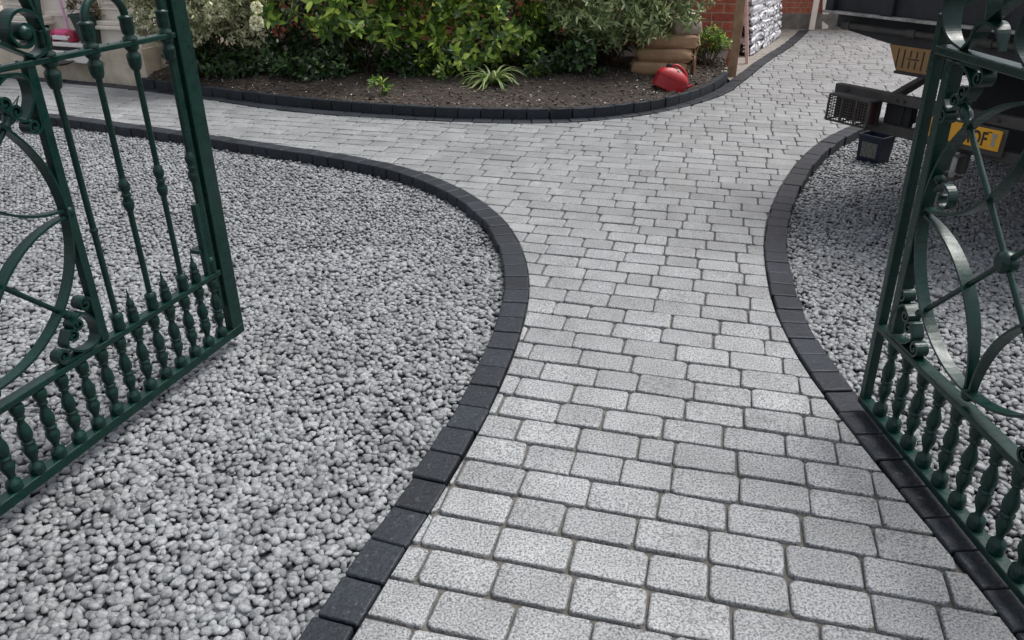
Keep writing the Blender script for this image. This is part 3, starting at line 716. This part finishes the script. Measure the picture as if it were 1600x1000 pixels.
shrub('twiggy_shrub', 'small twiggy shrub between the brown bags and the timber post', 'shrub', (2.42, 10.05), (2.40, 10.08, .42), (.28, .22, .20), 330, 6, .055, .32, 'leaf_green', .9, .2, .35, 71, lambda P: .30+0*P[:, 0], ns=16)
for x, y, rx, n_, lab in ((-3.35, 9.62, .62, 260, 'dark leaves added to fill the deep shade under the cream edged shrub'), (-2.15, 9.42, .62, 230, 'dark leafy ground cover in the hollow under the fresh green shrub'), (-1.0, 9.50, .62, 230, 'dark leafy ground cover at the foot of the dense green shrub'), (.45, 9.45, .42, 150, 'dark leafy ground cover just right of the strap leaved plant')):  # first clump is added to darken the space under the cream edged shrub
    shrub('ground_cover_and_shade_fill', lab, 'plant', (x, y), (x, y, soil_at(x, y)+.13), (rx, .26, .20), n_, 6, .085, .48, 'leaf_dark', 1.1, .25, .4, x*3, None, ns=10)
for x, y, s_, lab in ((-1.42, 8.62, .13, 'small upright weed near the raised kerb'), (.30, 9.30, .14, 'leafy sprig with pale tips right of the strap leaved plant')):
    shrub('weed', lab, 'weed', (x, y), (x, y, soil_at(x, y)+s_*.8), (s_*.8, s_*.7, s_*.8), 14, 5, s_*.6, .35, 'leaf_green', .9, .2, .3, x, None, ns=4, group='weeds on the planting bed')
def strap_plant(x, y):
    z = soil_at(x, y)-.01; r = empty('strap_leaved_plant', (x, y, z)); tag(r, 'clump of arching strap leaves at the front of the bed', 'plant')
    Vs, Fs, o = [], [], 0
    for i in range(80):
        a = rng.uniform(0, 6.283); L = rng.uniform(.30, .58); el = rng.uniform(.5, 1.35); wd = rng.uniform(.010, .016); n = 9
        d = np.array([math.cos(a), math.sin(a), 0]); sd_ = np.array([-d[1], d[0], 0]); p = d*rng.uniform(0, .03); V = []; e = el
        for k in range(n):
            t = k/(n-1); ww = wd*(1-t**2.5)+.0008; V += [p-sd_*ww+[0, 0, .004], p, p+sd_*ww+[0, 0, .004]]; p = p+(d*math.cos(e)+np.array([0, 0, math.sin(e)]))*L/n; e -= rng.uniform(.2, .34)
            if p[2] < .01: p[2] = .01
        F = [(k*3+j, k*3+j+1, k*3+j+4, k*3+j+3) for k in range(n-1) for j in (0, 1)]
        Vs.append(np.array(V)); Fs.append(np.array(F)+o); o += len(V)
    np_mesh('strap_leaves', np.concatenate(Vs), [np.concatenate(Fs)], M['leaf_strap'], r); return r
strap_plant(-.22, 8.95)

# ---------------------------------------------------------------- things round the bed
def pillow(b, c, d, rot=None, e=.35, seed=0, amp=.06, nu=28, nv=16, zp=.7, fp=.55):
    V = []
    for j in range(nv+1):
        ph = -math.pi/2+math.pi*j/nv
        for i in range(nu):
            th = 2*math.pi*i/nu; f = lambda x, k: math.copysign(abs(x)**k, x)
            p = Vector((f(math.cos(ph), fp)*f(math.cos(th), e), f(math.cos(ph), fp)*f(math.sin(th), e), f(math.sin(ph), zp)))
            s_ = 1+amp*noise.noise(p*2.2+Vector((seed*3.7, seed, 0)))*2+amp*.5*noise.noise(p*6+Vector((seed, 0, seed)))
            p = Vector((p.x*d[0]/2, p.y*d[1]/2, p.z*d[2]/2))*s_
            if rot is not None: p = rot@p
            V.append(p+Vector(c))
    F = [(j*nu+i, j*nu+(i+1) % nu, (j+1)*nu+(i+1) % nu, (j+1)*nu+i) for j in range(nv) for i in range(nu)]
    b.add(V, F, True)
bag_y = soil_at(1.95, 9.6)
for i, (lab, dx, rz, m) in enumerate((('brown paper bag, lowest of the stack behind the red can', 0, .02, 'paper'), ('brown paper bag with a folded end, second up in the stack behind the red can', .07, -.05, 'paper'), ('brown paper bag with a folded open end, third up under the overhanging shrub', .10, .06, 'paper'), ('pale grey sack crumpled on top of the brown paper bags', .26, .3, 'paper_pale'))):
    r = empty('paper_bag', (1.73+dx, 9.62, bag_y-.02+i*.150), -.14+rz); tag(r, lab, 'bag', 'bags stacked behind the red can')
    b = MB(); pillow(b, (0, 0, .085), (.66 if i < 3 else .34, .42, .170), seed=i+1, amp=.05, e=.26, zp=.55, fp=.38, nu=40, nv=20); b.build('sack', M[m], r)
    if i < 3:
        b = MB(); rot = Matrix.Rotation(.5, 3, 'X')@Matrix.Rotation(.25, 3, 'Y')
        b.box((.335, -.02, .085), (.012, .30, .10), rot=rot, bev=.004); b.box((.31, -.10, .10), (.05, .16, .016), rot=Matrix.Rotation(.6, 3, 'Y'), bev=.004); b.build('folded_end', M[m], r)
r = empty('timber_strip', (2.13, 9.56, soil_at(2.13, 9.56)-.02), .2); tag(r, 'thin upright timber strip against the end of the brown bags', 'timber strip')
b = MB(); b.box((0, 0, .30), (.030, .09, .60), rot=Matrix.Rotation(-.06, 3, 'Y'), bev=.003); b.build('strip', M['timber'], r)

def red_can(x, y):
    z = soil_at(x, y)-.015; r = empty('red_can', (x, y, z)); r.rotation_euler = (R(-4), R(22), R(-6)); r.scale = (1.05, 1.0, .98); tag(r, 'red ribbed plastic can with a moulded handle, tilted on the soil against the raised kerb', 'can')
    sec = []      # stadium shaped body that narrows upwards
    b = MB(); prof = [(1.0, 0), (1.03, .012)]+[(1.03-.0025*i-(.030 if i % 2 else 0), .02+.0115*i) for i in range(11)]+[(1.0, .150), (.92, .180), (.76, .208), (.56, .228), (.36, .240)]
    n = 36; V = []
    for s_, z_ in prof:
        for j in range(n):
            a = 2*math.pi*j/n; f = lambda q, k: math.copysign(abs(q)**k, q); V.append((.175*s_*f(math.cos(a), .62), .105*(s_*.7+.3)*f(math.sin(a), .7)*(.55+.45*s_), z_))
    k = len(prof); b.add(V, [(i*n+j, i*n+(j+1) % n, (i+1)*n+(j+1) % n, (i+1)*n+j) for i in range(k-1) for j in range(n)], True); b.add(V[-n:], [tuple(range(n))]); b.add(V[:n], [tuple(range(n))[::-1]])
    b.build('body', M['red'], r)
    b = MB(); b.tube([tuple(p) for p in catmull([(-.055, 0, .232), (-.03, 0, .275), (.04, 0, .272), (.115, 0, .225), (.150, 0, .160)], .02)], [.016]*len(catmull([(-.055, 0, .232), (-.03, 0, .275), (.04, 0, .272), (.115, 0, .225), (.150, 0, .160)], .02)), 10); b.build('handle', M['red'], r)
    b = MB(); b.box((.045, -.058, .222), (.10, .012, .014), rot=Matrix.Rotation(R(32), 3, 'Y'), bev=.005); b.build('pale_mark', M['white'], r)
    b = MB(); b.lathe((-.085, 0, .222), [(.034, 0), (.034, .03), (.030, .042)], 16); b.build('cap', M['black'], r)
    b = MB(); b.tube([(.150, 0, .09), (.195, 0, .125), (.222, 0, .155)], [.022, .018, .015], 10); b.build('spout', M['red'], r)
red_can(1.72, 8.86)

r = empty('timber_post', (2.80, 10.28, -.02), -.25); tag(r, 'rough brown timber post standing upright at the corner of the red brick wall', 'post')
b = MB(); b.box((0, 0, 1.1), (.115, .045, 2.2), bev=.005); b.build('post', M['timber'], r)
r = empty('timber_pole', (3.26, 11.25, -.02)); tag(r, 'thin pinkish white pole leaning left in front of the white wrapped bundles', 'pole')
b = MB(); b.box((0, 0, 1.0), (.045, .045, 2.0), bev=.004); o = b.build('pole', M['pole'], r); r.rotation_euler = (R(3), R(-8), R(-20))
# stack of white wrapped bundles
SD = np.array([.46, .888]); SP = np.array([3.46, 11.86]); SN = np.array([-SD[1], SD[0]])
ordn = ['lowest', 'second', 'third', 'fourth', 'fifth', 'sixth', 'seventh', 'eighth']
lump_sh = pebble_shapes(1, 6)
for c_ in range(3):
    for k in range(8):
        q = SP+SD*(c_*.78+.38+random.uniform(-.02, .02))+SN*(.20+.012*k+random.uniform(-.015, .015))
        r = empty('wrapped_bundle', (q[0], q[1], -.012+k*.135), math.atan2(SD[1], SD[0])+random.uniform(-.05, .05))
        tag(r, 'white film wrapped bundle, %s from the ground in the %s column of the stack' % (ordn[k], ('nearest', 'middle', 'farthest')[c_]), 'bundle', 'white wrapped bundles stacked by the brick wall')
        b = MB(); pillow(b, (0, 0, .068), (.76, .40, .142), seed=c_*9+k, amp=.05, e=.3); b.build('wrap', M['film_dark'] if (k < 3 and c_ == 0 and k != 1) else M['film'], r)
        b = MB(); pillow(b, (0, -.150, .068), (.74, .15, .148), seed=c_*11+k+40, amp=.16, e=.45, nu=40, nv=20); b.build('crumpled_end', M['mottled'] if k < 5-(c_ == 0) else M['film'], r)
b = MB(); r = empty('white_box', (4.72, 14.2, 1.04), .1); tag(r, 'white carton on the far end of the bundle stack', 'box'); b.box((0, 0, .16), (.42, .34, .32), bev=.01); b.build('carton', M['board'], r); b = MB(); b.box((0, -.172, .16), (.42, .004, .05)); b.build('tape', M['paper'], r)
for x, y, rx, ry, wd, L, lab in ((5.33, 14.72, R(-4), R(2), .10, 2.2, 'white primed board leaning upright at the far end of the kerb'), (5.62, 14.86, R(-4), R(-7), .11, 2.2, 'pale pink board leaning just right of the white board')):
    r = empty('leaning_board', (x, y, -.005), 0); r.rotation_euler = (rx, ry, 0); tag(r, lab, 'board', 'boards leaning at the far end of the drive')
    b = MB(); b.box((0, 0, L/2), (wd, .03, L), bev=.003); b.build('board', M['board'], r)
r = empty('timber_pile', (6.15, 15.05, -.012), -.05); tag(r, 'low pile of pale sawn timber behind the leaning boards', 'timber pile')
for i in range(9):
    b = MB(); b.box((random.uniform(-.06, .06), (i % 3)*.11-.1, .04+(i//3)*.14), (.9, .09, .06), rot=Matrix.Rotation(random.uniform(-.08, .08), 3, 'Z'), bev=.004); b.build('batten', M['board'] if i % 2 else M['timber'], r)
b = MB(); b.tube([tuple(p) for p in catmull([(5.62, 14.62, .42), (5.72, 14.6, .30), (5.9, 14.55, .20), (6.2, 14.5, .10), (6.6, 14.5, .01)], .05)], .018, 8); tag(b.build('hose', M['black']), 'black hose trailing from the white board across the far paving', 'hose')

# things on the porch
x, y = porch_pt(.62, .16) if False else porch_pt(.98, -.02)
x, y = porch_pt(.72, -.02)
r = empty('plant_pot', (x, y, .43), math.atan2(PD[1], PD[0])); tag(r, 'dark green square tapered planter with a dried plant, on the porch step', 'planter')
b = MB(); V = [(-.10, -.10, 0), (.10, -.10, 0), (.10, .10, 0), (-.10, .10, 0), (-.15, -.15, .34), (.15, -.15, .34), (.15, .15, .34), (-.15, .15, .34), (-.125, -.125, .34), (.125, -.125, .34), (.125, .125, .34), (-.125, .125, .34), (-.12, -.12, .30), (.12, -.12, .30), (.12, .12, .30), (-.12, .12, .30)]
b.add(V, [(3, 2, 1, 0)]+[(i, (i+1) % 4, 4+(i+1) % 4, 4+i) for i in range(4)]+[(4+i, 4+(i+1) % 4, 8+(i+1) % 4, 8+i) for i in range(4)]+[(8+i, 8+(i+1) % 4, 12+(i+1) % 4, 12+i) for i in range(4)]+[(12, 13, 14, 15)]); b.box((0, 0, .325), (.318, .318, .03), bev=.004); b.build('pot', M['pot'], r)
P, U = crown((.02, 0, .40), (.20, .17, .15), 95, .3, 4); A = U+[0, 0, .6]; A /= np.linalg.norm(A, axis=1)[:, None]; V, F = rosettes(P, A, 5, .07, .28, .9, .3); np_mesh('dried_foliage', V, F, M['dry'], r); stems(r, (0, 0, .3), P[:14], .008, 'stems')
x, y = porch_pt(1.16, .0)
r = empty('toy_scooter', (x, y, .43), math.atan2(PD[1], PD[0])); tag(r, 'pink and white toy scooter with a thin pink stem on the porch step', 'toy scooter')
b = MB(); pillow(b, (0, 0, .105), (.23, .14, .085), seed=3, amp=.05, e=.6); b.build('deck_cover', M['pink'], r)
b = MB(); b.box((0, .01, .055), (.26, .12, .055), bev=.012); b.build('deck', M['white'], r)
for sx in (-1, 1):
    b = MB(); b.lathe((sx*.145, -.065, .068), [(.030, 0), (.066, .004), (.070, .05), (.070, .08), (.062, .13), (.030, .134)], 18, (0, 1, 0)); wh = b.build('wheel', M['rose'], r)
    b = MB(); b.lathe((sx*.145, .068, .068), [(.014, 0), (.014, .008), (.008, .012)], 10, (0, 1, 0)); b.build('hub_cap', M['white'], wh)
b = MB(); b.tube([(-.07, -.02, .10), (-.045, -.03, .45), (-.01, -.04, .82)], .016, 10); b.build('stem', M['pink_metal'], r)
b = MB(); b.tube([(-.15, -.045, .82), (.13, -.035, .82)], .013, 8); b.build('handlebar', M['pink_metal'], r)
x, y = porch_pt(1.06, .26)
b = MB(); b.lathe((0, 0, 0), [(.10, 0), (.15, .02), (.165, .035), (.155, .037), (.09, .02)], 24); o = b.build('shallow_dish', M['steel'], loc=(x, y, .205)); tag(o, 'shallow dark dish on the lower porch step', 'dish')
o.location = (*porch_pt(1.12, .055), .334-.125) if False else (x, y, .20)

# ---------------------------------------------------------------- truck
TX = Vector((.525, -.851, 0)).normalized(); ang = math.atan2(TX.y, TX.x)
T = empty('tipper_truck', (2.72, 4.69, 0), ang); tag(T, 'dark grey tipper truck seen from behind, with caged lamps and a yellow number plate', 'truck')
def tb(name, boxes, mat, parent=T, bev=.006):
    b = MB()
    for c, d, *rot in boxes: b.box(c, d, rot=rot[0] if rot else None, bev=bev)
    return b.build(name, mat, parent)
body = tb('tipper_body', [((0, 1.90, 1.60), (2.20, 3.7, .66)), ], M['truck'])
tg = tb('tailgate', [((0, .03, 1.62), (2.20, .05, .70))], M['truck'])
tb('tailgate_post', [((-.665, -.012, 1.62), (.085, .035, .70))], M['truck'], tg); tb('tailgate_post', [((.665, -.012, 1.62), (.085, .035, .70))], M['truck'], tg); tb('tailgate_post', [((0, -.012, 1.62), (.085, .035, .70))], M['truck'], tg)
for sx in (-1, 1): tb('corner_post', [((sx*1.085, -.004, 1.62), (.06, .07, .72))], M['truck'], tg)
tb('floor_lip', [((0, -.005, 1.262), (2.24, .10, .016))], M['lip'], bev=.004)
tb('rear_crossmember', [((0, .09, 1.205), (2.16, .05, .09)), ((0, .45, 1.225), (2.12, .75, .045))], M['truck'])
b = MB()
for sx in (-1, 1): b.add([(sx*1.08, .035, 1.17), (sx*.64, .035, 1.105), (0, .035, 1.105), (0, .035, 1.17), (sx*1.08, .075, 1.17), (sx*.64, .075, 1.105), (0, .075, 1.105), (0, .075, 1.17)], [(0, 1, 2, 3) if sx > 0 else (3, 2, 1, 0), (4, 7, 6, 5) if sx > 0 else (5, 6, 7, 4), (0, 4, 5, 1), (1, 5, 6, 2), (3, 7, 4, 0)])
b.build('skirt', M['truck'], T)
b = MB(); b.tube([(-.96, .005, 1.185), (.96, .005, 1.185)], .020, 12)
for sx in (-.95, -.48, 0, .48, .95): b.tube([(sx-.03, .005, 1.185), (sx+.03, .005, 1.185)], .029, 12)
b.build('hinge_rod', M['steel'], T)
# slatted tan board hung below the skirt
b = MB(); b.add([(-.63, .03, 1.103), (-.55, .03, .955), (-.28, .03, .955), (-.28, .03, 1.103), (-.63, .05, 1.103), (-.55, .05, .955), (-.28, .05, .955), (-.28, .05, 1.103)], [(0, 1, 2, 3), (7, 6, 5, 4), (0, 4, 5, 1), (1, 5, 6, 2), (2, 6, 7, 3), (3, 7, 4, 0)])
tan = b.build('slatted_board', M['tan'], T)
b = MB()
for i in range(6):
    x_ = -.555+i*.043
    if i in (2, 3): b.box((x_, .0285, 1.062), (.006, .006, .040)); b.box((x_, .0285, .998), (.006, .006, .044))
    else: b.box((x_, .0285, 1.03), (.006, .006, .112))
b.box((-.448, .0275, 1.032), (.075, .005, .006)); b.build('slots', M['ink'], tan)
tb('board_edge', [((-.415, .04, .945), (.28, .05, .018))], M['truck'], tan)
for sx in (-.38, .38): tb('chassis_rail', [((sx, 2.0, 1.0), (.08, 3.6, .18))], M['black'])
tb('underside_dark_fill', [((.38, 1.05, .79), (1.30, 1.0, .64))], M['black']); tb('black_block', [((-.49, .10, .685), (.13, .16, .13))], M['black'])  # black block added to darken the underside; small black block beside the lamp cage
ub = tb('bumper_bar', [((0, 0, .788), (1.86, .06, .062))], M['steel'])
b = MB()
for sx in (-.82, -.45, -.40, -.16, .12, .20, .42, .8): b.lathe((sx, -.036, .788), [(.010, 0), (.010, .006)], 8, (0, 1, 0))
b.build('bolt', M['black'], ub)
tb('lower_bar', [((0, .02, .59), (1.30, .06, .066))], M['steel'])
tb('bar_bracket', [((-.40, .05, .69), (.05, .05, .20))], M['black']); tb('bar_bracket', [((.40, .05, .69), (.05, .05, .20))], M['black'])
tb('bumper_strut', [((-.62, .33, .80), (.05, .70, .05), Matrix.Rotation(.35, 3, 'Z'))], M['steel'])
for sx in (-1, 1):
    x0, x1 = (-.87, -.56) if sx < 0 else (.56, .87)
    cg = tb('lamp_cage', [(((x0+x1)/2, -.02, .685), (x1-x0-.01, .03, .165))], M['black'])
    lens = tb('lamp_lens', [((x0+.05, -.06, .685), (.08, .06, .14)), ((x0+.155, -.06, .685), (.11, .06, .14)), ((x0+.255, -.06, .685), (.07, .06, .14))], M['lamp'], cg)
    b = MB(); y0, y1 = -.145, -.01
    xs = [x0, x0+.105, x0+.215, x1]
    for z_ in (.603, .768):
        b.box(((x0+x1)/2, y0, z_), (x1-x0, .012, .012)); 
        for x_ in xs: b.box((x_, (y0+y1)/2, z_), (.010, y1-y0, .010))
    for x_ in xs: b.box((x_, y0-.001, .6855), (.012, .012, .165))
    for x_ in np.arange(x0+.02, x1, .0195): b.box((x_, y0, .6855), (.0035, .0035, .16))
    for z_ in np.arange(.622, .765, .0185): b.box(((x0+x1)/2, y0+.002, z_), (x1-x0, .0035, .0035))
    xe = x0 if sx < 0 else x1
    for z_ in np.arange(.622, .765, .0185): b.box((xe, (y0+y1)/2, z_), (.0035, y1-y0, .0035))
    b.box(((x0+x1)/2, (y0+y1)/2, .772), (x1-x0+.01, y1-y0, .004)); b.build('cage_bars', M['steel'], cg)
pl = tb('number_plate', [((-.01, -.052, .680), (.52, .008, .118))], M['plate'], bev=.002)
tb('plate_bracket', [((-.005, -.042, .668), (.56, .010, .165))], M['steel'])
def letters(txt, x, z, size, wd):
    c = bpy.data.curves.new('lettering', 'FONT'); c.body = txt; c.size = size; c.extrude = .0008; c.offset = .0022; c.align_x = 'LEFT'; c.space_character = 1.05
    o = bpy.data.objects.new('lettering', c); COL.objects.link(o)
    dg = bpy.context.evaluated_depsgraph_get(); me = bpy.data.meshes.new_from_object(o.evaluated_get(dg)); bpy.data.objects.remove(o)
    w_ = max(v.co.x for v in me.vertices)-min(v.co.x for v in me.vertices); k = wd/w_
    for v in me.vertices: v.co = Vector((x+v.co.x*k, -.0575-v.co.z, z+v.co.y))
    me.materials.append(M['ink']); o = bpy.data.objects.new('lettering', me); COL.objects.link(o); o.parent = pl
letters('SU6', -.225, .640, .112, .150); letters('AOF', .025, .640, .112, .150)
b = MB(); b.box((.212, -.0570, .662), (.020, .002, .034)); b.box((.212, -.0570, .706), (.026, .002, .028)); b.box((.208, -.0570, .686), (.010, .002, .018), rot=Matrix.Rotation(.5, 3, 'Y')); b.build('emblem', M['emblem'], pl)
b = MB(); b.box((.182, -.0570, .722), (.022, .002, .005)); b.build('plate_dash', M['ink'], pl)
tj = tb('tow_jaw', [((-.005, -.01, .50), (.16, .05, .12)), ((-.005, -.06, .412), (.14, .10, .016)), ((-.005, -.055, .555), (.15, .08, .016))], M['steel'])
b = MB(); b.tube([(.03, -.07, .40), (.03, -.07, .57)], .016, 10); b.build('tow_pin', M['lip'], tj)
for sx in (-1, 1):
    for dx in (.66, .94):
        b = MB(); b.lathe((sx*dx-.12, 2.45, .335), [(.22, .0), (.35, .012), (.375, .04), (.375, .20), (.35, .228), (.22, .24)], 40, (1, 0, 0)); wl_ = b.build('wheel', M['black'], T)
        b = MB(); b.lathe((sx*dx-.10, 2.45, .335), [(.06, 0), (.21, .01), (.215, .19), (.06, .20)], 28, (1, 0, 0)); b.build('rim', M['steel'], wl_)
    tb('mud_flap', [((sx*.80, 1.95, .62), (.58, .015, .60))], M['black'])
tb('axle', [((0, 2.45, .335), (1.2, .14, .14))], M['black'])
# navy tub on the gravel below the bumper
r = empty('plastic_tub', (3.16, 6.72, -.085), -.95); r.scale = (.85, .85, .86); tag(r, 'navy blue plastic tub with a faded label, on the gravel under the truck bumper', 'tub')
b = MB(); V = []
for (k, z_) in ((.92, 0), (1, .25), (1.06, .252), (1.06, .275), (.97, .275), (.90, .02)):
    for sx, sy in ((-1, -1), (1, -1), (1, 1), (-1, 1)): V.append((sx*.13*k, sy*.11*k, z_))
b.add(V, [(i*4+j, i*4+(j+1) % 4, (i+1)*4+(j+1) % 4, (i+1)*4+j) for i in range(5) for j in range(4)]+[(3, 2, 1, 0), (20, 21, 22, 23)]); b.build('tub', M['blue'], r)
b = MB(); b.box((.0, -.1085, .13), (.17, .003, .15), rot=Matrix.Rotation(.035, 3, 'X')); b.build('label_panel', M['label'], r); b = MB(); b.box((-.1285, 0, .14), (.003, .10, .12), rot=Matrix.Rotation(.035, 3, 'Y')); b.build('side_sticker', M['board'], r)
print('scene done', len(bpy.data.objects))
